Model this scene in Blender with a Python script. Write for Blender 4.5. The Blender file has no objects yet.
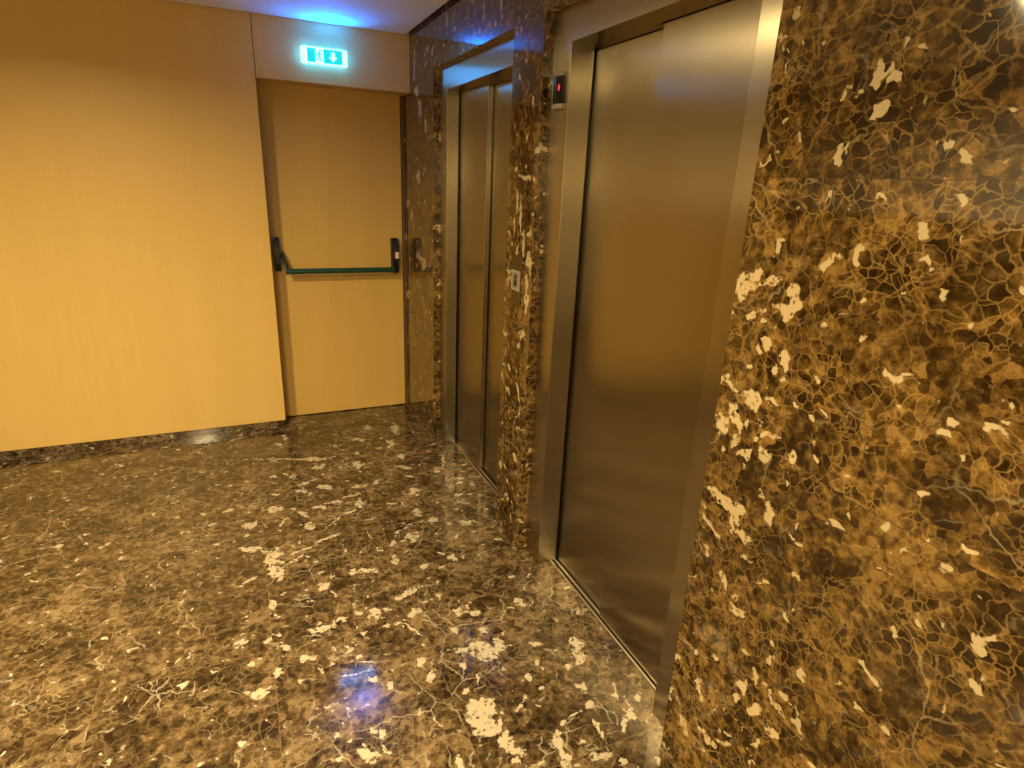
import bpy, bmesh, math, random
from mathutils import Vector, Matrix

# ------------------------------------------------------------------ camera, world, lamps, exposure
SC = bpy.context.scene
COL = SC.collection
random.seed(4)

cam_data = bpy.data.cameras.new('camera')
cam_data.sensor_fit = 'HORIZONTAL'
cam_data.sensor_width = 36.0
cam_data.lens = 36.0 * 591.28 / 1024.0
cam_data.clip_start = 0.02
cam = bpy.data.objects.new('camera', cam_data)
COL.objects.link(cam)
cam.matrix_world = Matrix(((0.9129879, 0.0952668, -0.3967081, 0.0),
                           (-0.4058445, 0.3115787, -0.8591909, 0.0),
                           (0.0417534, 0.9454327, 0.3231311, 1.5),
                           (0, 0, 0, 1)))
SC.camera = cam

world = bpy.data.worlds.new('world')
world.use_nodes = True
world.node_tree.nodes['Background'].inputs[0].default_value = (1.0, 0.8, 0.55, 1)
world.node_tree.nodes['Background'].inputs[1].default_value = 0.01
SC.world = world

SC.view_settings.view_transform = 'Standard'
SC.view_settings.look = 'None'
SC.view_settings.gamma = 1.0
SC.view_settings.use_curve_mapping = False
SC.view_settings.exposure = 0.0

LAMP_COLOR = (1.0, 0.775, 0.38)
LAMP_POWER = 96.0
LAMP_SPOTS = [(-0.90, 1.50), (-0.75, -0.10), (-0.75, -1.70)]
CEIL = 2.244

def lamp_light(x, y):
    d = bpy.data.lights.new('downlight_lamp', 'AREA')
    d.shape = 'DISK'
    d.size = 0.15
    d.energy = LAMP_POWER
    d.color = LAMP_COLOR
    d.spread = math.radians(165)
    o = bpy.data.objects.new('downlight_lamp', d)
    COL.objects.link(o)
    o.location = (x, y, CEIL - 0.006)
    return o

for lx, ly in LAMP_SPOTS:
    lamp_light(lx, ly)

# ------------------------------------------------------------------ positions and sizes (metres)
WALL = 0.963          # face of the marble lift wall
FAR = 3.646            # face of the wooden end wall
LEAF = 3.809           # face of the exit door
LEFT = -2.05
NEAR = -2.6

FLOOR_PATCHES = [(0.777, 3.409, 0.0931, 0.0241, 1.34), (0.707, 3.216, 0.0535, 0.0209, -1.72), (0.531, 3.32, 0.0347, 0.021, 2.73), (0.621, 3.484, 0.0288, 0.0235, 1.66), (0.394, 3.279, 0.0447, 0.0134, 2.79), (0.097, 3.394, 0.0226, 0.0171, 2.01), (0.258, 3.136, 0.0532, 0.0265, 2.73), (0.276, 3.029, 0.042, 0.0247, -2.41), (0.104, 3.189, 0.1569, 0.0085, 2.81), (0.043, 2.993, 0.021, 0.0151, 2.41), (0.127, 2.963, 0.0286, 0.0186, 1.7), (0.185, 2.865, 0.0463, 0.0146, -2.68), (0.163, 2.787, 0.0245, 0.017, 2.54), (0.045, 2.794, 0.0238, 0.0131, 2.66), (0.28, 2.787, 0.0485, 0.02, 2.75), (0.433, 2.744, 0.0393, 0.0182, 2.75), (0.466, 2.987, 0.0423, 0.0306, 1.58), (0.406, 2.569, 0.0417, 0.0205, 1.44), (0.351, 2.514, 0.0453, 0.0093, -2.65), (0.271, 2.453, 0.0629, 0.0056, -2.32), (0.024, 2.651, 0.0337, 0.023, -3.13), (0.15, 2.559, 0.0364, 0.0154, 2.08), (0.164, 2.449, 0.0333, 0.0204, 1.62), (0.217, 2.609, 0.0228, 0.0159, -2.76), (0.296, 2.628, 0.0407, 0.0122, -3.12), (0.386, 2.666, 0.0426, 0.0077, -3.04), (-0.08, 2.357, 0.0445, 0.0205, 2.69), (-0.083, 2.549, 0.04, 0.0264, 1.87), (-0.002, 2.256, 0.0706, 0.0329, 1.65), (0.229, 2.332, 0.0548, 0.0103, -2.84), (0.118, 2.276, 0.0662, 0.0057, -2.91), (0.547, 2.522, 0.0281, 0.0128, 2.76), (0.644, 2.416, 0.0179, 0.0158, 1.63), (0.687, 2.61, 0.031, 0.0285, 1.92), (0.57, 2.209, 0.0343, 0.0233, 1.39), (0.535, 2.279, 0.0567, 0.0065, -2.82), (0.456, 2.077, 0.027, 0.0158, 1.41), (-0.167, 2.72, 0.0206, 0.0139, -2.82), (0.135, 3.469, 0.0366, 0.0162, 1.56), (0.717, 3.016, 0.0317, 0.0217, 1.41), (0.69, 2.885, 0.0491, 0.009, 2.61), (0.059, 2.531, 0.0382, 0.0066, -2.05), (0.007, 2.156, 0.0466, 0.0279, 1.7), (0.074, 2.212, 0.0696, 0.0062, -2.57), (0.327, 2.048, 0.0531, 0.0192, 2.91), (-0.018, 1.958, 0.0334, 0.0131, 1.58), (0.167, 2.006, 0.024, 0.0187, 2.23), (0.201, 1.944, 0.0263, 0.0035, 1.92), (0.255, 1.859, 0.0182, 0.013, 2.55), (0.319, 1.784, 0.0301, 0.0262, 0.99), (0.27, 1.803, 0.0177, 0.0111, 2.64), (0.134, 1.776, 0.0447, 0.025, -2.95), (0.207, 1.795, 0.0211, 0.0107, -2.63), (-0.13, 1.8, 0.0267, 0.018, -2.27), (-0.011, 1.8, 0.0152, 0.011, 3.1), (0.076, 1.656, 0.0271, 0.0167, 2.92), (-0.022, 1.619, 0.0219, 0.0149, 1.85), (-0.075, 1.563, 0.0332, 0.0192, 2.57), (0.206, 1.645, 0.0175, 0.0141, 2.16), (0.015, 1.729, 0.0146, 0.0108, 2.13), (-0.097, 1.696, 0.0097, 0.0058, 2.53), (0.464, 1.855, 0.0432, 0.0118, -2.83), (0.421, 1.835, 0.0198, 0.016, 1.59), (0.408, 1.506, 0.017, 0.0141, 1.54), (0.295, 1.436, 0.0171, 0.0103, 1.43), (0.202, 2.049, 0.0183, 0.0094, 1.66), (-0.096, 2.137, 0.0256, 0.0083, -2.52), (0.451, 1.738, 0.029, 0.0176, -2.9), (0.423, 1.658, 0.0609, 0.004, 2.09), (0.24, 1.572, 0.0347, 0.0037, 2.76), (0.105, 1.59, 0.0163, 0.0048, 1.96), (0.199, 1.53, 0.041, 0.0037, 3.12), (0.344, 1.705, 0.0123, 0.0103, 2.36), (0.19, 1.232, 0.036, 0.0163, 2.52), (0.235, 1.281, 0.0167, 0.0105, 1.47), (0.116, 1.329, 0.0096, 0.0075, 2.22), (0.18, 1.269, 0.0092, 0.0074, 2.28), (0.237, 1.225, 0.023, 0.0042, 2.23), (-0.132, 1.404, 0.0174, 0.0093, 1.73), (-0.013, 1.408, 0.0133, 0.0067, 1.61), (0.63, 1.47, 0.0527, 0.0514, 1.1), (0.558, 1.502, 0.0394, 0.0116, 2.89), (0.523, 1.247, 0.0524, 0.0493, 2.67), (0.521, 1.188, 0.0394, 0.033, 1.88), (0.557, 1.132, 0.0334, 0.0267, 0.94), (0.574, 1.09, 0.0197, 0.0143, 2.12), (0.926, 1.383, 0.0388, 0.0221, 0.98), (0.901, 1.324, 0.0313, 0.0175, 0.98), (0.858, 1.303, 0.0149, 0.0108, 2.92), (0.804, 1.437, 0.0284, 0.0098, 2.78), (0.693, 1.077, 0.04, 0.0138, 1.3), (0.68, 1.013, 0.023, 0.0171, 1.42), (0.772, 0.991, 0.0275, 0.0169, 3.06), (0.836, 0.953, 0.0141, 0.0113, -2.95), (0.747, 1.052, 0.0133, 0.0098, 0.86), (0.931, 1.075, 0.0258, 0.0154, 0.84), (0.889, 1.044, 0.0313, 0.0072, 0.76), (0.946, 1.171, 0.0359, 0.0045, 1.13), (0.782, 1.139, 0.0237, 0.0067, -2.95), (0.849, 1.22, 0.0227, 0.0158, 2.91), (0.837, 1.149, 0.0119, 0.0101, 0.44), (0.822, 1.084, 0.0402, 0.0053, 1.47), (0.653, 1.562, 0.0206, 0.0126, 2.77), (0.604, 1.684, 0.025, 0.0193, 1.29), (0.654, 1.658, 0.0224, 0.0163, 1.23), (0.559, 1.605, 0.0165, 0.0149, 2.57), (0.833, 1.657, 0.0363, 0.0155, 2.35), (0.92, 0.923, 0.0204, 0.0048, 1.15), (0.71, 1.315, 0.0178, 0.0088, 1.49), (0.64, 1.227, 0.0333, 0.0043, 0.7), (0.424, 1.438, 0.0226, 0.0156, 1.1), (0.536, 1.441, 0.014, 0.0133, 1.59), (0.553, 1.068, 0.0139, 0.0116, 1.06), (0.556, 1.366, 0.0327, 0.0045, 1.21), (0.999, 1.122, 0.0157, 0.0092, -2.81), (0.602, 1.037, 0.0205, 0.0035, -2.82), (0.395, 1.259, 0.023, 0.0035, 1.94), (0.69, 2.599, 0.0342, 0.029, 1.52), (0.645, 2.416, 0.0198, 0.018, 1.76), (0.69, 2.308, 0.0301, 0.0202, 1.33), (0.574, 2.207, 0.0343, 0.0254, 1.42), (0.687, 2.004, 0.0248, 0.0167, 1.84), (0.92, 2.868, 0.085, 0.0065, 1.26), (0.854, 2.766, 0.0262, 0.0136, 2.79), (0.956, 2.648, 0.0232, 0.0098, 2.8), (0.988, 2.58, 0.0211, 0.0122, 1.21), (0.92, 2.062, 0.0222, 0.0132, 2.39), (0.557, 1.989, 0.0172, 0.0155, 1.72), (0.837, 2.237, 0.0316, 0.0149, 2.79), (0.827, 2.363, 0.0161, 0.0117, 1.26), (0.595, 2.317, 0.0552, 0.0063, -3.01), (0.708, 2.866, 0.0327, 0.0112, 2.59), (0.713, 2.763, 0.0257, 0.0132, 2.77), (0.723, 3.014, 0.0379, 0.0164, 1.35), (0.751, 2.141, 0.0137, 0.0078, 1.25)]
WALL_PATCHES = [(3.729, 1.352, 0.0425, 0.0172, 3.07), (3.37, 1.021, 0.042, 0.0326, 2.74), (3.44, 1.046, 0.0553, 0.0225, 2.98), (3.64, 1.288, 0.0344, 0.0181, 1.66), (3.479, 1.513, 0.0369, 0.0327, 1.77), (3.764, 0.779, 0.0669, 0.025, 2.92), (3.187, 1.246, 0.0157, 0.0142, 2.01), (3.79, 1.148, 0.0265, 0.0226, 2.4), (2.113, 1.441, 0.0631, 0.0088, 1.46), (2.13, 1.347, 0.0433, 0.0072, 1.47), (2.042, 1.305, 0.0318, 0.0068, 1.46), (2.092, 1.249, 0.0219, 0.0108, 1.47), (2.146, 1.273, 0.013, 0.0067, 3.04), (1.969, 1.387, 0.0079, 0.006, -3.13), (2.156, 1.15, 0.0263, 0.0067, 0.83), (1.975, 1.206, 0.0352, 0.0066, 1.45), (3.448, 1.854, 0.0535, 0.0313, 1.58), (3.551, 2.087, 0.0762, 0.0162, 1.61), (3.492, 1.945, 0.0479, 0.0241, -3.02), (3.335, 1.768, 0.0384, 0.0186, 1.58), (2.974, 2.176, 0.0356, 0.0115, 1.53), (2.504, 2.129, 0.0342, 0.0084, 1.48), (2.324, 2.106, 0.029, 0.0091, 1.45), (2.173, 1.997, 0.0188, 0.0066, 1.42), (3.293, 2.123, 0.0265, 0.014, 1.53), (0.933, 1.56, 0.0303, 0.0075, 2.65), (0.935, 1.313, 0.0285, 0.0239, 2.2), (0.909, 1.341, 0.0206, 0.0157, 3.1), (0.812, 1.319, 0.0153, 0.0145, -2.6), (0.873, 1.331, 0.0431, 0.0038, 2.62), (0.812, 1.292, 0.0299, 0.0178, 2.79), (0.905, 1.259, 0.0141, 0.0122, 2.97), (0.851, 1.211, 0.0133, 0.0106, 2.84), (0.808, 1.192, 0.012, 0.0098, 2.77), (0.82, 1.165, 0.0112, 0.0091, 1.46), (0.888, 1.153, 0.009, 0.0069, 2.76), (0.869, 1.086, 0.0253, 0.0218, 1.72), (0.897, 1.027, 0.0245, 0.0213, 0.65), (0.933, 0.997, 0.0387, 0.0165, 1.26), (0.83, 1.044, 0.0163, 0.0113, 1.18), (0.886, 0.978, 0.0154, 0.0118, 2.42), (0.805, 0.983, 0.0213, 0.018, 0.9), (0.737, 1.008, 0.0141, 0.0115, 1.9), (0.924, 0.831, 0.0414, 0.0094, 3.05), (0.791, 0.892, 0.0119, 0.0081, 1.61), (0.859, 0.959, 0.0234, 0.0062, 2.41), (0.811, 1.095, 0.0267, 0.0035, -2.95), (0.864, 0.827, 0.0429, 0.0156, 2.77), (0.817, 0.777, 0.0217, 0.0115, 2.75), (0.854, 0.789, 0.0278, 0.0063, 1.37), (0.919, 0.744, 0.0212, 0.0094, 0.51), (0.773, 0.875, 0.0186, 0.0096, 0.45), (0.698, 0.842, 0.0148, 0.0055, 0.36), (0.791, 0.589, 0.0223, 0.0135, 2.57), (0.805, 0.618, 0.0111, 0.01, 0.08), (0.847, 0.635, 0.0169, 0.0105, 0.87), (0.748, 0.705, 0.0164, 0.0041, 2.33), (0.831, 0.422, 0.0229, 0.004, 2.56), (0.865, 0.295, 0.0244, 0.0137, 1.06), (0.708, 0.469, 0.0166, 0.0077, 1.53), (0.698, 0.869, 0.0165, 0.0035, 1.91), (0.859, 0.286, 0.0206, 0.0111, 0.81), (0.89, 0.142, 0.0275, 0.0144, 0.77), (0.75, 0.378, 0.0118, 0.0065, 1.87), (0.701, 0.393, 0.0253, 0.0137, 2.16), (0.649, 0.377, 0.0205, 0.0132, 2.05), (0.641, 0.45, 0.0198, 0.0076, 0.31), (0.666, 0.461, 0.0119, 0.006, 1.6), (0.625, 0.487, 0.0091, 0.0046, 2.09), (0.767, 0.219, 0.0251, 0.0075, 2.5), (0.803, 0.186, 0.0329, 0.01, 0.13), (1.987, 1.225, 0.0317, 0.0224, 1.47), (1.992, 1.098, 0.0394, 0.0154, 1.47), (1.945, 1.284, 0.0164, 0.0105, 1.44), (2.028, 1.515, 0.0648, 0.0106, -3.09), (2.07, 1.373, 0.0596, 0.0086, 1.46), (2.033, 1.27, 0.0496, 0.0085, 1.46), (1.993, 1.146, 0.0432, 0.0102, 1.46), (2.021, 0.93, 0.041, 0.0167, 2.01), (2.119, 0.773, 0.0168, 0.0117, 1.67), (2.024, 0.703, 0.063, 0.0077, 1.12), (1.983, 1.061, 0.0393, 0.0111, 1.79), (1.899, 0.575, 0.0168, 0.0117, 1.77), (0.923, 1.811, 0.0072, 0.0056, -2.54), (0.951, 1.777, 0.0097, 0.0061, 1.81), (0.935, 1.777, 0.0085, 0.0035, 3.14), (0.93, 1.752, 0.0071, 0.0037, 1.17), (0.923, 1.721, 0.0166, 0.0035, 1.33), (2.093, 0.197, 0.024, 0.0124, 0.4), (2.021, 0.41, 0.0233, 0.0128, 0.4), (1.925, 0.411, 0.0317, 0.0218, 2.28), (2.17, 0.313, 0.0192, 0.0107, 1.66)]

# ------------------------------------------------------------------ node helpers
class NT:
    def __init__(self, name):
        self.mat = bpy.data.materials.new(name)
        self.mat.use_nodes = True
        self.t = self.mat.node_tree
        self.t.nodes.clear()
        self.out = self.t.nodes.new('ShaderNodeOutputMaterial')

    def node(self, kind, **kw):
        n = self.t.nodes.new(kind)
        for k, v in kw.items():
            setattr(n, k, v)
        return n

    def put(self, sock, v):
        if isinstance(v, bpy.types.NodeSocket):
            self.t.links.new(v, sock)
        elif isinstance(v, (tuple, list)) and len(v) == 3 and sock.type == 'RGBA':
            sock.default_value = (*v, 1)
        else:
            sock.default_value = v

    def math(self, op, a, b=None, c=None, clamp=False):
        n = self.node('ShaderNodeMath', operation=op, use_clamp=clamp)
        for i, v in enumerate((a, b, c)):
            if v is not None:
                self.put(n.inputs[i], v)
        return n.outputs[0]

    def vmath(self, op, a, b=None, scale=None):
        n = self.node('ShaderNodeVectorMath', operation=op)
        self.put(n.inputs[0], a)
        if b is not None:
            self.put(n.inputs[1], b)
        if scale is not None:
            self.put(n.inputs['Scale'], scale)
        return n.outputs['Value'] if op in ('LENGTH', 'DOT_PRODUCT') else n.outputs['Vector']

    def noise(self, vec, scale, detail=3.0, rough=0.55, color=False, dims='3D'):
        n = self.node('ShaderNodeTexNoise', noise_dimensions=dims)
        self.put(n.inputs['Vector'], vec)
        n.inputs['Scale'].default_value = scale
        n.inputs['Detail'].default_value = detail
        n.inputs['Roughness'].default_value = rough
        return n.outputs['Color'] if color else n.outputs[0]

    def edges(self, vec, scale, rnd=1.0):
        n = self.node('ShaderNodeTexVoronoi', feature='DISTANCE_TO_EDGE')
        self.put(n.inputs['Vector'], vec)
        n.inputs['Scale'].default_value = scale
        n.inputs['Randomness'].default_value = rnd
        return n.outputs['Distance']

    def step(self, v, lo, hi, a=0.0, b=1.0):
        n = self.node('ShaderNodeMapRange', interpolation_type='SMOOTHSTEP')
        self.put(n.inputs['Value'], v)
        n.inputs['From Min'].default_value = lo
        n.inputs['From Max'].default_value = hi
        n.inputs['To Min'].default_value = a
        n.inputs['To Max'].default_value = b
        return n.outputs[0]

    def mix(self, f, a, b, blend='MIX'):
        n = self.node('ShaderNodeMix', data_type='RGBA', blend_type=blend)
        self.put(n.inputs[0], f)
        self.put(n.inputs[6], a)
        self.put(n.inputs[7], b)
        return n.outputs[2]

    def ramp(self, f, stops):
        n = self.node('ShaderNodeValToRGB')
        self.put(n.inputs[0], f)
        e = n.color_ramp.elements
        while len(e) < len(stops):
            e.new(0.5)
        for i, (p, c) in enumerate(stops):
            e[i].position = p
            e[i].color = (*c, 1)
        return n.outputs[0]

    def bsdf(self, **kw):
        n = self.node('ShaderNodeBsdfPrincipled')
        for k, v in kw.items():
            self.put(n.inputs[k.replace('_', ' ')], v)
        self.t.links.new(n.outputs[0], self.out.inputs[0])
        return n

    def pos(self):
        return self.node('ShaderNodeNewGeometry').outputs['Position']


def marble(name, axes, origin, tile, patches, rough, look):
    """brown emperador marble: dark ground, network of tan veins, cream patches, tile joints"""
    m = NT(name)
    p = m.pos()
    sep = m.node('ShaderNodeSeparateXYZ')
    m.put(sep.inputs[0], p)
    u, v = sep.outputs[axes[0]], sep.outputs[axes[1]]
    tu = m.math('DIVIDE', m.math('SUBTRACT', u, origin[0]), tile[0])
    tv = m.math('DIVIDE', m.math('SUBTRACT', v, origin[1]), tile[1])
    cu, cv = m.math('FLOOR', tu), m.math('FLOOR', tv)
    cell = m.node('ShaderNodeCombineXYZ')
    m.put(cell.inputs[0], cu)
    m.put(cell.inputs[1], cv)
    wn = m.node('ShaderNodeTexWhiteNoise', noise_dimensions='3D')
    m.put(wn.inputs['Vector'], cell.outputs[0])
    off = m.vmath('SCALE', wn.outputs['Color'], scale=7.0)
    q0 = m.vmath('ADD', p, off)
    # warp
    w1 = m.vmath('SCALE', m.vmath('SUBTRACT', m.noise(q0, 5.0, 3.0, color=True), (0.5, 0.5, 0.5)), scale=0.10)
    w2 = m.vmath('SCALE', m.vmath('SUBTRACT', m.noise(q0, 30.0, 4.0, color=True), (0.5, 0.5, 0.5)), scale=0.03)
    q = m.vmath('ADD', m.vmath('ADD', q0, w1), w2)
    # ground
    wisp = m.step(m.edges(m.vmath('ADD', q, m.vmath('SCALE', w1, scale=0.8)), 9.0), 0.0, 0.03, 1.0, 0.0)
    wisp = m.math('MULTIPLY', wisp, m.step(m.noise(q0, 16.0, 3.0), 0.52, 0.60))
    g1 = m.noise(q0, 6.0, 6.0, 0.62)
    g2 = m.noise(q0, 48.0, 5.0, 0.65)
    vc = m.node('ShaderNodeTexVoronoi', feature='F1')
    m.put(vc.inputs['Vector'], q)
    vc.inputs['Scale'].default_value = look['cells']
    sc = m.node('ShaderNodeSeparateXYZ')
    m.put(sc.inputs[0], vc.outputs['Color'])
    g = m.math('ADD', m.math('MULTIPLY', g1, 0.5), m.math('MULTIPLY', g2, 0.42))
    g = m.math('ADD', g, m.math('MULTIPLY_ADD', sc.outputs[0], 0.14, -0.03))
    col = m.ramp(g, look['ground'])
    # fine network of veins
    mask1 = m.step(m.noise(q0, 9.0, 3.0), 0.40, 0.62)
    f1 = m.math('MULTIPLY', m.step(m.edges(q, look['cells']), 0.0, 0.085, 1.0, 0.0), mask1)
    col = m.mix(m.math('MULTIPLY', f1, look['fine']), col, look['tan'])
    mask2 = m.step(m.noise(q0, 5.0, 2.0), 0.42, 0.6)
    f2 = m.math('MULTIPLY', m.step(m.edges(q, 18.0), 0.0, 0.06, 1.0, 0.0), mask2)
    col = m.mix(m.math('MULTIPLY', f2, look['mid']), col, look['tan'])
    # a few long pale veins
    mask3 = m.step(m.noise(q0, 3.1, 2.0), 0.5, 0.6)
    f3 = m.math('MULTIPLY', m.step(m.edges(q, 5.0), 0.0, 0.016, 1.0, 0.0), mask3)
    col = m.mix(m.math('MULTIPLY', f3, look['long']), col, look['cream'])
    col = m.mix(m.math('MULTIPLY', wisp, look['wisp']), col, look['cream'])
    # small scattered cream flecks
    fl = m.step(m.noise(q, 24.0, 2.0, 0.5), look['fleck'], look['fleck'] + 0.035)
    col = m.mix(m.math('MULTIPLY', fl, 0.9), col, look['cream'])
    # individual cream patches
    uv = m.node('ShaderNodeCombineXYZ')
    m.put(uv.inputs[0], u)
    m.put(uv.inputs[1], v)
    d1 = m.vmath('SCALE', m.vmath('SUBTRACT', m.noise(p, 34.0, 2.0, color=True), (0.5, 0.5, 0.5)), scale=0.034)
    d2 = m.vmath('SCALE', m.vmath('SUBTRACT', m.noise(p, 120.0, 2.0, color=True), (0.5, 0.5, 0.5)), scale=0.013)
    uvw = m.vmath('ADD', m.vmath('ADD', uv.outputs[0], d1), d2)
    dist = None
    flat = uvw
    for i, (a, b, ra, rb, rot) in enumerate(patches):
        if i and i % 16 == 0:                   # keeps the chain of nodes in order
            uvw = m.vmath('ADD', flat, m.vmath('SCALE', flat, scale=m.math('MULTIPLY', dist, 1e-9)))
        mp = m.node('ShaderNodeMapping', vector_type='TEXTURE')
        m.put(mp.inputs['Vector'], uvw)
        mp.inputs['Location'].default_value = (a, b, 0)
        mp.inputs['Rotation'].default_value = (0, 0, rot)
        mp.inputs['Scale'].default_value = (ra, rb, 100.0)
        ln = m.vmath('LENGTH', mp.outputs[0])
        dist = ln if dist is None else m.math('MINIMUM', dist, ln)
    rag = m.math('MULTIPLY', m.math('SUBTRACT', m.noise(p, 30.0, 2.0, 0.55), 0.5), 3.2)
    pm = m.step(m.math('ADD', dist, rag), 0.74, 1.08, 1.0, 0.0)
    holes = m.step(m.noise(q0, 70.0, 3.0, 0.6), 0.34, 0.46)
    creamv = m.mix(m.noise(p, 60.0, 3.0), look['cream'], look['tan'])
    creamv = m.mix(0.35, look['cream'], creamv)
    col = m.mix(m.math('MULTIPLY', pm, holes), col, creamv)
    # tint from tile to tile
    val = m.math('MULTIPLY_ADD', wn.outputs['Value'], 0.22, 0.89)
    hsv = m.node('ShaderNodeHueSaturation')
    m.put(hsv.inputs['Value'], val)
    m.put(hsv.inputs['Color'], col)
    col = hsv.outputs[0]
    # joints
    def joint(t, size):
        fr = m.math('FRACT', t)
        e = m.math('MINIMUM', fr, m.math('SUBTRACT', 1.0, fr))
        return m.step(m.math('MULTIPLY', e, size), 0.0004, 0.0014, 1.0, 0.0)
    j = m.math('MAXIMUM', joint(tu, tile[0]), joint(tv, tile[1]))
    col = m.mix(m.math('MULTIPLY', j, 0.6), col, look['joint'])
    r = m.math('MULTIPLY_ADD', m.noise(q0, 12.0, 3.0), 0.06, rough - 0.03)
    m.bsdf(Base_Color=col, Roughness=r, IOR=look.get('ior', 1.55))
    return m.mat


def wood(name, base, dark):
    m = NT(name)
    p = m.pos()
    mp = m.node('ShaderNodeMapping')
    m.put(mp.inputs['Vector'], p)
    mp.inputs['Scale'].default_value = (9.0, 9.0, 0.5)
    n1 = m.noise(mp.outputs[0], 1.0, 3.0, 0.5)
    mp2 = m.node('ShaderNodeMapping')
    m.put(mp2.inputs['Vector'], p)
    mp2.inputs['Scale'].default_value = (90.0, 90.0, 3.0)
    n2 = m.noise(mp2.outputs[0], 1.0, 4.0, 0.6)
    fleck = m.step(m.noise(mp2.outputs[0], 2.1, 1.0), 0.62, 0.72)
    f = m.math('ADD', m.math('MULTIPLY', n1, 0.6), m.math('MULTIPLY', n2, 0.4))
    col = m.mix(m.step(f, 0.34, 0.68), base, dark)
    col = m.mix(m.math('MULTIPLY', fleck, 0.12), col, dark)
    m.bsdf(Base_Color=col, Roughness=0.42, Specular_IOR_Level=0.3)
    return m.mat


def steel(name, color, rough, aniso=0.85):
    """brushed stainless steel, grain upright"""
    m = NT(name)
    geo = m.node('ShaderNodeNewGeometry')
    p = geo.outputs['Position']
    tang = m.vmath('NORMALIZE', m.vmath('ADD', m.vmath('CROSS_PRODUCT', geo.outputs['Normal'], (0, 0, 1)), (0.0, 0.0001, 0)))
    mp = m.node('ShaderNodeMapping')
    m.put(mp.inputs['Vector'], p)
    mp.inputs['Scale'].default_value = (11.0, 11.0, 0.25)
    n = m.noise(mp.outputs[0], 1.0, 2.0, 0.5)
    col = m.mix(n, tuple(c * 0.965 for c in color), tuple(min(1, c * 1.03) for c in color))
    smudge = m.noise(p, 4.0, 1.0, 0.5)
    r = m.math('ADD', m.math('MULTIPLY_ADD', n, 0.03, rough - 0.015), m.math('MULTIPLY_ADD', smudge, 0.02, -0.01))
    m.bsdf(Base_Color=col, Metallic=1.0, Roughness=r, Anisotropic=aniso, Tangent=tang)
    return m.mat


def plain(name, color, rough=0.5, metallic=0.0, bump=0.0, **kw):
    m = NT(name)
    p = m.pos()
    n = m.noise(p, 40.0, 3.0)
    col = m.mix(n, tuple(c * 0.94 for c in color), tuple(min(1, c * 1.06) for c in color))
    b = m.bsdf(Base_Color=col, Roughness=rough, Metallic=metallic, **kw)
    if bump:
        bn = m.node('ShaderNodeBump')
        bn.inputs['Strength'].default_value = bump
        bn.inputs['Distance'].default_value = 0.001
        m.put(bn.inputs['Height'], m.noise(p, 400.0, 2.0))
        m.put(b.inputs['Normal'], bn.outputs[0])
    return m.mat


def glow(name, color, strength, base=(0.6, 0.6, 0.6)):
    m = NT(name)
    m.bsdf(Base_Color=base, Roughness=0.3, Emission_Color=color, Emission_Strength=strength)
    return m.mat


# ------------------------------------------------------------------ mesh helpers
def new_bm():
    return bmesh.new()

def box(bm, x0, x1, y0, y1, z0, z1, bevel=0.0, seg=2):
    r = bmesh.ops.create_cube(bm, size=1.0)
    vs = r['verts']
    for v in vs:
        v.co = Vector((x0 + (v.co.x + .5) * (x1 - x0), y0 + (v.co.y + .5) * (y1 - y0), z0 + (v.co.z + .5) * (z1 - z0)))
    if bevel > 0:
        es = list({e for v in vs for e in v.link_edges})
        bmesh.ops.bevel(bm, geom=es, offset=bevel, segments=seg, affect='EDGES', profile=0.6)

def prism(bm, pts, axis, lo, hi):
    """polygon pts extruded along axis (0, 1 or 2); pts give the two other coordinates in order"""
    def mk(a, b, h):
        c = [a, b]
        c.insert(axis, h)
        return Vector(c)
    v0 = [bm.verts.new(mk(a, b, lo)) for a, b in pts]
    v1 = [bm.verts.new(mk(a, b, hi)) for a, b in pts]
    n = len(pts)
    bm.faces.new(v0)
    bm.faces.new(list(reversed(v1)))
    for i in range(n):
        bm.faces.new((v0[i], v1[i], v1[(i + 1) % n], v0[(i + 1) % n]))
    bmesh.ops.recalc_face_normals(bm, faces=bm.faces[:])

def tube(bm, path, radius, n=16):
    path = [Vector(p) for p in path]
    rings = []
    for i, p in enumerate(path):
        a = path[max(i - 1, 0)]
        b = path[min(i + 1, len(path) - 1)]
        t = (b - a).normalized()
        ref = Vector((0, 0, 1)) if abs(t.z) < 0.9 else Vector((1, 0, 0))
        s = t.cross(ref).normalized()
        w = s.cross(t)
        rings.append([bm.verts.new(p + radius * (math.cos(k * math.tau / n) * s + math.sin(k * math.tau / n) * w)) for k in range(n)])
    for r0, r1 in zip(rings, rings[1:]):
        for k in range(n):
            bm.faces.new((r0[k], r0[(k + 1) % n], r1[(k + 1) % n], r1[k]))
    bm.faces.new(rings[0][::-1])
    bm.faces.new(rings[-1])
    bmesh.ops.recalc_face_normals(bm, faces=bm.faces[:])

def ring(bm, cx, cy, z0, z1, ro, ri, n=48):
    """upright ring (trim of a round lamp)"""
    def circ(r, z):
        return [bm.verts.new((cx + r * math.cos(k * math.tau / n), cy + r * math.sin(k * math.tau / n), z)) for k in range(n)]
    a, b, c, d = circ(ro, z1), circ(ro, z0), circ(ri, z0), circ(ri, z1)
    for p, q in ((a, b), (b, c), (c, d), (d, a)):
        for k in range(n):
            bm.faces.new((p[k], p[(k + 1) % n], q[(k + 1) % n], q[k]))
    bmesh.ops.recalc_face_normals(bm, faces=bm.faces[:])

def obj(name, bm, mat, parent=None, smooth=False):
    me = bpy.data.meshes.new(name)
    if smooth:
        for f in bm.faces:
            f.smooth = True
    bm.to_mesh(me)
    bm.free()
    me.materials.append(mat)
    o = bpy.data.objects.new(name, me)
    COL.objects.link(o)
    if parent:
        o.parent = parent
        o.matrix_parent_inverse = Matrix.Translation(-parent.location)
    return o

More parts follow.
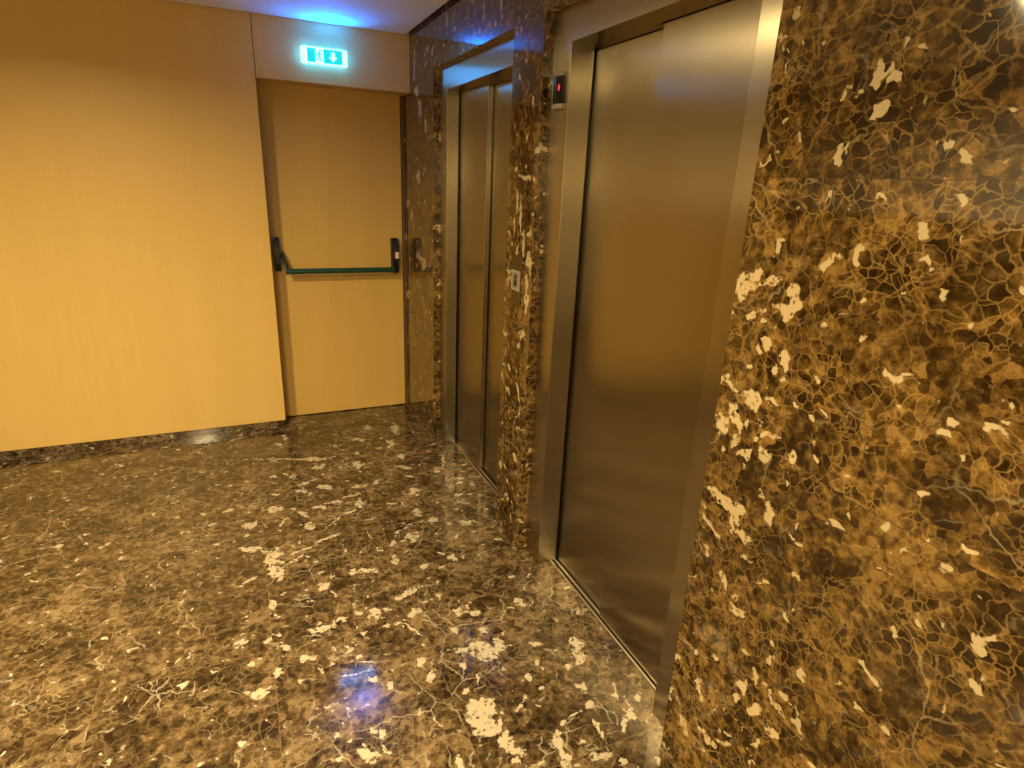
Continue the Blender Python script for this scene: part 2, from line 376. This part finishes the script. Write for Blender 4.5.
def struct(name, bm, mat, parent=None, label=None, cat=None):
    o = obj(name, bm, mat, parent)
    o['kind'] = 'structure'
    if label:
        o['label'] = label
        o['category'] = cat
    return o

def tag(o, label, cat, group=None):
    o['label'] = label
    o['category'] = cat
    o['kind'] = 'thing'
    if group:
        o['group'] = group
    return o

def thing(name, loc, label, cat, group=None):
    o = bpy.data.objects.new(name, None)
    o.empty_display_size = 0.1
    COL.objects.link(o)
    o.location = loc
    return tag(o, label, cat, group)

# ------------------------------------------------------------------ materials
LOOK_FLOOR = dict(ground=[(0.39, (0.020, 0.0125, 0.0065)), (0.47, (0.048, 0.030, 0.0145)), (0.54, (0.088, 0.057, 0.028)), (0.63, (0.18, 0.124, 0.067))],
                  tan=(0.30, 0.22, 0.13), cream=(0.46, 0.40, 0.32), joint=(0.20, 0.14, 0.07), cells=36.0, fine=0.35, mid=0.30, fleck=0.67, long=0.5, wisp=0.5)
LOOK_WALL = dict(ground=[(0.39, (0.014, 0.007, 0.002)), (0.47, (0.036, 0.019, 0.005)), (0.54, (0.085, 0.047, 0.012)), (0.63, (0.20, 0.117, 0.034))],
                 tan=(0.38, 0.235, 0.080), cream=(0.45, 0.36, 0.225), joint=(0.03, 0.018, 0.008), cells=44.0, fine=0.40, mid=0.25, fleck=0.65, long=0.3, wisp=0.15, ior=1.7)
M_FLOOR = marble('floor_marble', (0, 1), (-0.030, 3.17 - 0.72 * 8), (0.49, 0.72), FLOOR_PATCHES, 0.085, LOOK_FLOOR)
M_WALL = marble('wall_marble', (1, 2), (0.962 - 1.238 * 6, 1.53 - 0.55 * 4), (1.238, 0.55), WALL_PATCHES, 0.06, LOOK_WALL)
M_BASE = marble('plinth_marble', (0, 2), (-8.0, -0.3), (0.9, 0.9), [(9, 9, .01, .01, 0)], 0.12, LOOK_FLOOR)
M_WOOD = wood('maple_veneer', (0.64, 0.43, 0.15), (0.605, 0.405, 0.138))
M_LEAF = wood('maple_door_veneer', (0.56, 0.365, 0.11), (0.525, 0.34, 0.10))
M_EDGE = plain('dark_joint', (0.10, 0.06, 0.025), 0.6)
M_CEIL = plain('ceiling_paint', (0.80, 0.80, 0.80), 0.75)
M_VOID = plain('shadow_gap', (0.03, 0.03, 0.035), 0.8)
M_PLASTER = plain('painted_plaster', (0.74, 0.68, 0.58), 0.7)
M_STEEL = steel('brushed_steel', (0.39, 0.34, 0.25), 0.25, 1.0)
M_FRAME = steel('brushed_steel_frame', (0.44, 0.39, 0.30), 0.25, 1.0)
M_ALU = plain('threshold_aluminium', (0.62, 0.58, 0.50), 0.35, 1.0)
M_GROOVE = plain('threshold_groove', (0.02, 0.018, 0.015), 0.6)
M_BLACK = plain('black_plastic', (0.010, 0.010, 0.011), 0.38)
M_GREEN = plain('dark_green_paint', (0.006, 0.045, 0.024), 0.28)
M_STICK = plain('pale_sticker', (0.70, 0.55, 0.50), 0.5)
M_PLATE = plain('bronze_plate', (0.16, 0.13, 0.085), 0.35, 1.0)
M_PALE = plain('pale_metal_trim', (0.24, 0.21, 0.155), 0.40)
M_GREY = plain('button_grey', (0.15, 0.13, 0.095), 0.45)
M_DARKGLASS = plain('dark_display_glass', (0.008, 0.006, 0.006), 0.12)
M_RED = glow('red_lamp', (1.0, 0.06, 0.04), 0.8, (0.3, 0.02, 0.02))
M_WHITEPL = plain('white_plastic', (0.7, 0.72, 0.72), 0.4)
M_SIGNWHITE = glow('sign_white_light', (0.035, 0.30, 1.0), 18.0)
M_SIGNTEAL = glow('sign_teal_light', (0.0, 0.72, 0.68), 1.0, (0.02, 0.2, 0.18))
M_SIGNDIM = glow('sign_edge_light', (0.02, 0.30, 1.0), 12.0)
M_LAMPRING = plain('lamp_trim_white', (0.7, 0.7, 0.68), 0.5)
M_LAMPGLOW = glow('lamp_lens', (1.0, 0.78, 0.48), 6.0)

# ------------------------------------------------------------------ the lifts' measures
# (far edge, near edge) of the marble opening and its top; inner edges and underside of the steel surround
LIFT1 = dict(y0=0.962, y1=1.955, top=2.022, in0=1.055, in1=1.836, head=1.921)
LIFT2 = dict(y0=2.200, y1=3.187, top=2.018, in0=2.285, in1=3.077, head=1.916)
FRAME = 1.001

# ------------------------------------------------------------------ setting
bm = new_bm()
box(bm, LEFT, 1.0605, NEAR, 3.88, -0.06, 0.0)
struct('floor', bm, M_FLOOR)

bm = new_bm()
T = 1.26
box(bm, WALL, T, NEAR, LIFT1['y0'], 0, 2.42, 0.0015, 1)
box(bm, WALL, T, LIFT1['y1'], LIFT2['y0'], 0, 2.42, 0.0015, 1)
box(bm, WALL, T, LIFT2['y1'], 3.88, 0, 2.42, 0.0015, 1)
box(bm, WALL, T, LIFT1['y0'], LIFT1['y1'], LIFT1['top'], 2.42, 0.0015, 1)
box(bm, WALL, T, LIFT2['y0'], LIFT2['y1'], LIFT2['top'], 2.42, 0.0015, 1)
struct('wall_right', bm, M_WALL)

bm = new_bm()
box(bm, LEFT, 0.152, FAR, 3.88, 0.048, 2.31, 0.002)
struct('wall_far', bm, M_WOOD)
bm = new_bm()
box(bm, 0.155, WALL, FAR, 3.88, 1.954, 2.31, 0.002)
struct('trim_1', bm, M_WOOD)                       # header panel over the exit door
bm = new_bm()
box(bm, LEFT, 0.145, FAR + 0.006, 3.88, 0.0, 0.048)
struct('baseboard_far', bm, M_BASE)
bm = new_bm()
box(bm, LEFT - 0.1, LEFT, NEAR, 3.88, 1.40, 2.42)
wl = struct('wall_left', bm, M_PLASTER)
bm = new_bm()
box(bm, LEFT - 0.1, LEFT + 0.015, NEAR, 3.88, 0.0, 1.40)
struct('added_dado', bm, M_WALL, wl)  # unseen dado, added so the steel doors reflect dark low down, pale plaster above
bm = new_bm()
box(bm, LEFT, T, NEAR - 0.1, NEAR, 0.0, 2.42)
struct('wall_near', bm, M_PLASTER)

bm = new_bm()
box(bm, LEFT, WALL - 0.022, NEAR, FAR - 0.010, CEIL, CEIL + 0.05, 0.001, 1)
ceil = struct('ceiling', bm, M_CEIL)
bm = new_bm()
box(bm, LEFT - 0.1, T, NEAR - 0.1, 3.88, 2.42, 2.46)
struct('shadow_gap', bm, M_VOID, ceil)

# exit door, deep in the opening
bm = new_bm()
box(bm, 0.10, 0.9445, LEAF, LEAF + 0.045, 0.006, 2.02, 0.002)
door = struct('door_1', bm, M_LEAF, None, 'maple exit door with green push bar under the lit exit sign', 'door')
bm = new_bm()
box(bm, 0.9480, WALL, LEAF - 0.004, LEAF + 0.06, 0, 2.02, 0.002)
box(bm, 0.04, 0.10, LEAF - 0.004, LEAF + 0.06, 0, 2.02, 0.002)
struct('door_frame', bm, M_EDGE, door)

def housing(x0, x1, z0, z1):
    bm = new_bm()
    d0 = LEAF
    # side profile (y, z): rounded at the top and the bottom, deepest in the middle
    pts = [(d0, z0), (d0 - 0.028, z0), (d0 - 0.040, z0 + 0.012), (d0 - 0.052, z0 + 0.05), (d0 - 0.054, (z0 + z1) / 2),
           (d0 - 0.048, z1 - 0.05), (d0 - 0.036, z1 - 0.012), (d0 - 0.024, z1), (d0, z1)]
    prism(bm, pts, 0, x0, x1)
    bmesh.ops.bevel(bm, geom=[e for e in bm.edges if len(e.link_faces) == 2 and e.calc_face_angle() > 1.2], offset=0.004, segments=2, affect='EDGES')
    return bm

hl = obj('push_bar_housing', housing(0.174, 0.208, 0.941, 1.137), M_BLACK, door)
hl['label'] = 'black housing at the left end of the push bar'
hr = obj('push_bar_housing', housing(0.866, 0.911, 0.916, 1.134), M_BLACK, door)
hr['label'] = 'black housing at the right end, with a pale sticker'
bm = new_bm()
box(bm, 0.884, 0.908, LEAF - 0.0565, LEAF - 0.050, 1.011, 1.051, 0.001, 1)
st = obj('sticker', bm, M_STICK, hr)
st['label'] = 'small pale sticker'
BARY, BARZ = LEAF - 0.095, 0.948
bm = new_bm()
tube(bm, [(0.213, LEAF - 0.035, 1.050), (0.218, LEAF - 0.06, 1.030), (0.234, BARY + 0.008, BARZ + 0.02), (0.238, BARY, BARZ)], 0.0115, 12)
box(bm, 0.205, 0.222, LEAF - 0.05, LEAF - 0.02, 1.030, 1.062, 0.004)
obj('lever_arm', bm, M_BLACK, hl, True)
bm = new_bm()
tube(bm, [(0.882, LEAF - 0.045, 1.00), (0.878, LEAF - 0.065, 0.98), (0.866, BARY + 0.004, BARZ + 0.016), (0.860, BARY, BARZ)], 0.0115, 12)
obj('lever_arm', bm, M_BLACK, hr, True)
bm = new_bm()
tube(bm, [(0.226, BARY, BARZ), (0.228, BARY, BARZ), (0.866, BARY, BARZ), (0.868, BARY, BARZ)], 0.0165, 20)
pb = obj('push_bar', bm, M_GREEN, door, True)
pb['label'] = 'dark green push bar across the door'

# ------------------------------------------------------------------ lift surrounds, doors and thresholds
def lift_front(L, far_depth, near_depth, deep, label):
    """deep = (y0, y1, x): the stretch of the header that reaches back over the door standing farther in"""
    t = thing('elevator', (FRAME, (L['y0'] + L['y1']) / 2, 0), label, 'lift', 'steel lifts in the marble wall')
    bm = new_bm()
    box(bm, FRAME, far_depth, L['in1'], L['y1'], 0, L['top'], 0.002)
    obj('jamb', bm, M_FRAME, t)
    bm = new_bm()
    box(bm, FRAME, near_depth, L['y0'], L['in0'], 0, L['top'], 0.002)
    obj('jamb', bm, M_FRAME, t)
    bm = new_bm()
    h, top = L['head'], L['top']
    prism(bm, [(FRAME + 0.0005, h), (1.068, h - 0.008), (1.068, top), (FRAME + 0.0005, top)], 1, L['in0'] + 0.001, L['in1'] - 0.001)
    prism(bm, [(1.068, h - 0.008), (deep[2], h - 0.013), (deep[2], top), (1.068, top)], 1, deep[0], deep[1])
    obj('header', bm, M_FRAME, t)
    # threshold: raised rails with sunk grooves between them
    bm = new_bm()
    box(bm, 1.061, 1.20, L['in0'] + 0.001, L['in1'] - 0.001, -0.04, -0.012)
    th = obj('threshold', bm, M_GROOVE, t)
    for a, b in ((1.0612, 1.0690), (1.0800, 1.0895), (1.142, 1.20)):
        bm = new_bm()
        box(bm, a, b, L['in0'] + 0.001, L['in1'] - 0.001, -0.012, 0.0035, 0.0008, 1)
        obj('rail', bm, M_ALU, th)
    return t

lift1 = lift_front(LIFT1, 1.0845, 1.068, (1.478, 1.835, 1.090), 'large nearest steel lift in the marble wall, with the black floor display on its jamb')
lift2 = lift_front(LIFT2, 1.062, 1.085, (2.286, 2.700, 1.096), 'farther narrow-looking steel lift in the marble wall, beside the wooden exit door')

def sliding_door(parent, x0, x1, y0, y1, z1):
    bm = new_bm()
    box(bm, x0, x1, y0, y1, 0.005, z1, 0.0015)
    return obj('sliding_door', bm, M_STEEL, parent)

sliding_door(lift1, 1.074, 1.092, 0.97, 1.472, 1.98)
sliding_door(lift1, 1.0965, 1.120, 1.44, 1.90, 1.98)
sliding_door(lift2, 1.072, 1.096, 2.707, 3.16, 1.98)
sliding_door(lift2, 1.101, 1.125, 2.23, 2.75, 1.98)

# ------------------------------------------------------------------ floor display on the jamb of the nearest lift
t = thing('floor_display', (FRAME, 1.90, 1.73), 'small black floor display with a red mark on the steel lift jamb', 'display')
DZ0, DZ1, DY0, DY1 = 1.746, 1.828, 1.852, 1.918
def dprofile(y0, y1, d):
    n = 10
    return [(FRAME, y1)] + [(FRAME - d * (0.55 + 0.45 * math.sin(math.pi * min(1, k / n * 0.9 + .1))), y1 + (y0 - y1) * k / n) for k in range(n + 1)] + [(FRAME, y0)]
bm = new_bm()
prism(bm, dprofile(DY0 + 0.001, DY1 - 0.001, 0.020), 2, DZ0, DZ1)
obj('screen', bm, M_DARKGLASS, t)
for z0, z1 in ((DZ0 - 0.014, DZ0), (DZ1, DZ1 + 0.012)):
    bm = new_bm()
    prism(bm, dprofile(DY0, DY1, 0.022), 2, z0, z1)
    o = obj('end_trim', bm, M_PALE, t)
    o['label'] = 'pale metal end piece'
bm = new_bm()
prism(bm, [(1.861, 1.797), (1.865, 1.803), (1.868, 1.799), (1.873, 1.793), (1.869, 1.788), (1.869, 1.784), (1.863, 1.784)], 0, FRAME - 0.0215, FRAME - 0.019)
o = obj('red_mark', bm, M_RED, t)
o['label'] = 'red lit mark'

# ------------------------------------------------------------------ call button plate on the marble between the lifts
t = thing('call_button', (WALL, 2.08, 1.05), 'bronze call button plate on the marble pillar between the two lifts', 'call button')
bm = new_bm()
box(bm, WALL - 0.006, WALL, 2.038, 2.120, 1.052, 1.236, 0.0015)
obj('faceplate', bm, M_PLATE, t)
bm = new_bm()
for a in ((2.041, 2.050, 1.103, 1.180), (2.104, 2.113, 1.103, 1.180), (2.050, 2.104, 1.169, 1.180), (2.050, 2.104, 1.103, 1.114)):
    box(bm, WALL - 0.0105, WALL - 0.005, *a, 0.0008, 1)
bz = obj('button_frame', bm, M_PALE, t)
bz['label'] = 'pale square button frame'
bm = new_bm()
box(bm, WALL - 0.009, WALL - 0.005, 2.050, 2.104, 1.114, 1.169, 0.001, 1)
bt = obj('button', bm, M_GREY, t)
bm = new_bm()
def disc_x(bm, cy, cz, r, x0, x1, n=24):
    prism(bm, [(cy + r * math.cos(k * math.tau / n), cz + r * math.sin(k * math.tau / n)) for k in range(n)], 0, x0, x1)
disc_x(bm, 2.078, 1.155, 0.009, WALL - 0.0100, WALL - 0.008)
obj('up_mark', bm, M_BLACK, bt)
bm = new_bm()
disc_x(bm, 2.078, 1.132, 0.013, WALL - 0.0100, WALL - 0.008)
obj('lower_mark', bm, M_BLACK, bt)

# ------------------------------------------------------------------ exit sign over the door
SX0, SX1, SZ0, SZ1 = 0.380, 0.614, 2.043, 2.121
SY = FAR - 0.044
t = thing('exit_sign', ((SX0 + SX1) / 2, FAR, SZ0), 'lit teal and white exit sign on the wood panel above the exit door', 'exit sign')
bm = new_bm()
box(bm, SX0 + 0.004, SX1 - 0.004, FAR - 0.012, FAR, SZ0 + 0.003, SZ1 - 0.003, 0.002)
obj('back_plate', bm, M_WHITEPL, t)
bm = new_bm()
box(bm, SX0 + 0.028, SX1 - 0.024, SY, FAR - 0.012, SZ0, SZ1, 0.004)
pn = obj('light_panel', bm, M_SIGNWHITE, t)
pn['label'] = 'white glowing lens'
bm = new_bm()
box(bm, SX0, SX0 + 0.028, SY + 0.004, FAR - 0.012, SZ0, SZ1, 0.006)
o = obj('end_cap', bm, M_SIGNWHITE, t)
bm = new_bm()
box(bm, SX1 - 0.024, SX1, SY + 0.004, FAR - 0.012, SZ0, SZ1, 0.006)
o = obj('end_cap', bm, M_SIGNWHITE, t)
def plaque(pts, mat, name, y=SY, d=0.0012):
    bm = new_bm()
    prism(bm, pts, 1, y - d, y)
    return obj(name, bm, mat, pn)
def rect(x0, x1, z0, z1):
    return [(x0, z0), (x1, z0), (x1, z1), (x0, z1)]
A0, A1 = SZ0 + 0.006, SZ1 - 0.006
plaque(rect(SX0 + 0.029, SX0 + 0.070, A0, A1), M_SIGNTEAL, 'teal_field')
plaque(rect(SX0 + 0.112, SX1 - 0.026, A0, A1), M_SIGNTEAL, 'teal_field')
# running figure in the white doorway
fx, fz = SX0 + 0.090, A0
def limb(pts, r):
    out = []
    for i, (x, z) in enumerate(pts):
        x2, z2 = pts[min(i + 1, len(pts) - 1)]
        x1, z1 = pts[max(i - 1, 0)]
        dx, dz = x2 - x1, z2 - z1
        l = math.hypot(dx, dz) or 1
        out.append((x - dz / l * r, z + dx / l * r))
    back = []
    for i, (x, z) in enumerate(pts):
        x2, z2 = pts[min(i + 1, len(pts) - 1)]
        x1, z1 = pts[max(i - 1, 0)]
        dx, dz = x2 - x1, z2 - z1
        l = math.hypot(dx, dz) or 1
        back.append((x + dz / l * r, z - dx / l * r))
    return out + back[::-1]
bm = new_bm()
prism(bm, [(fx + 0.004 + 0.005 * math.cos(k * math.tau / 16), fz + 0.057 + 0.005 * math.sin(k * math.tau / 16)) for k in range(16)], 1, SY - 0.0012, SY)
for pts, r in (([(fx + 0.001, fz + 0.050), (fx - 0.002, fz + 0.030)], 0.0045), ([(fx - 0.002, fz + 0.031), (fx + 0.008, fz + 0.020), (fx + 0.006, fz + 0.006)], 0.0026),
               ([(fx - 0.002, fz + 0.031), (fx - 0.006, fz + 0.016), (fx - 0.015, fz + 0.012)], 0.0026), ([(fx + 0.001, fz + 0.048), (fx + 0.009, fz + 0.038), (fx + 0.015, fz + 0.042)], 0.0020),
               ([(fx + 0.001, fz + 0.048), (fx - 0.010, fz + 0.044), (fx - 0.013, fz + 0.034)], 0.0020)):
    prism(bm, limb(pts, r), 1, SY - 0.0012, SY)
obj('running_figure', bm, M_SIGNTEAL, pn)
# white arrow
ax, az = SX0 + 0.160, (A0 + A1) / 2
plaque([(ax, az - 0.024), (ax + 0.021, az - 0.001), (ax + 0.009, az - 0.001), (ax + 0.009, az + 0.022), (ax - 0.009, az + 0.022), (ax - 0.009, az - 0.001), (ax - 0.021, az - 0.001)], M_SIGNWHITE, 'arrow', SY - 0.0012)
# lit upper and lower edge of the lens
for z0, z1 in ((SZ1, SZ1 + 0.003), (SZ0 - 0.003, SZ0)):
    bm = new_bm()
    box(bm, SX0 + 0.02, SX1 - 0.02, SY + 0.006, FAR - 0.014, z0, z1)
    o = obj('edge_light', bm, M_SIGNDIM, t)
    o['label'] = 'blue glowing edge'

# the sign's own lamp shines up through its top, leaning away from the wall
sl = bpy.data.lights.new('exit_sign_lamp', 'AREA')
sl.shape = 'RECTANGLE'
sl.size, sl.size_y = 0.20, 0.02
sl.energy = 3.4
sl.color = (0.0, 0.16, 1.0)
sl.spread = math.radians(140)
so = bpy.data.objects.new('exit_sign_lamp', sl)
COL.objects.link(so)
so.location = ((SX0 + SX1) / 2 + 0.02, SY + 0.004, SZ1 + 0.006)
so.rotation_euler = (math.radians(180 + 34), math.radians(-12), 0)

# ------------------------------------------------------------------ round lamps in the ceiling
for i, (lx, ly) in enumerate(LAMP_SPOTS):
    bm = new_bm()
    ring(bm, lx, ly, CEIL - 0.004, CEIL + 0.001, 0.095, 0.076)
    o = struct('downlight_trim', bm, M_LAMPRING, ceil)
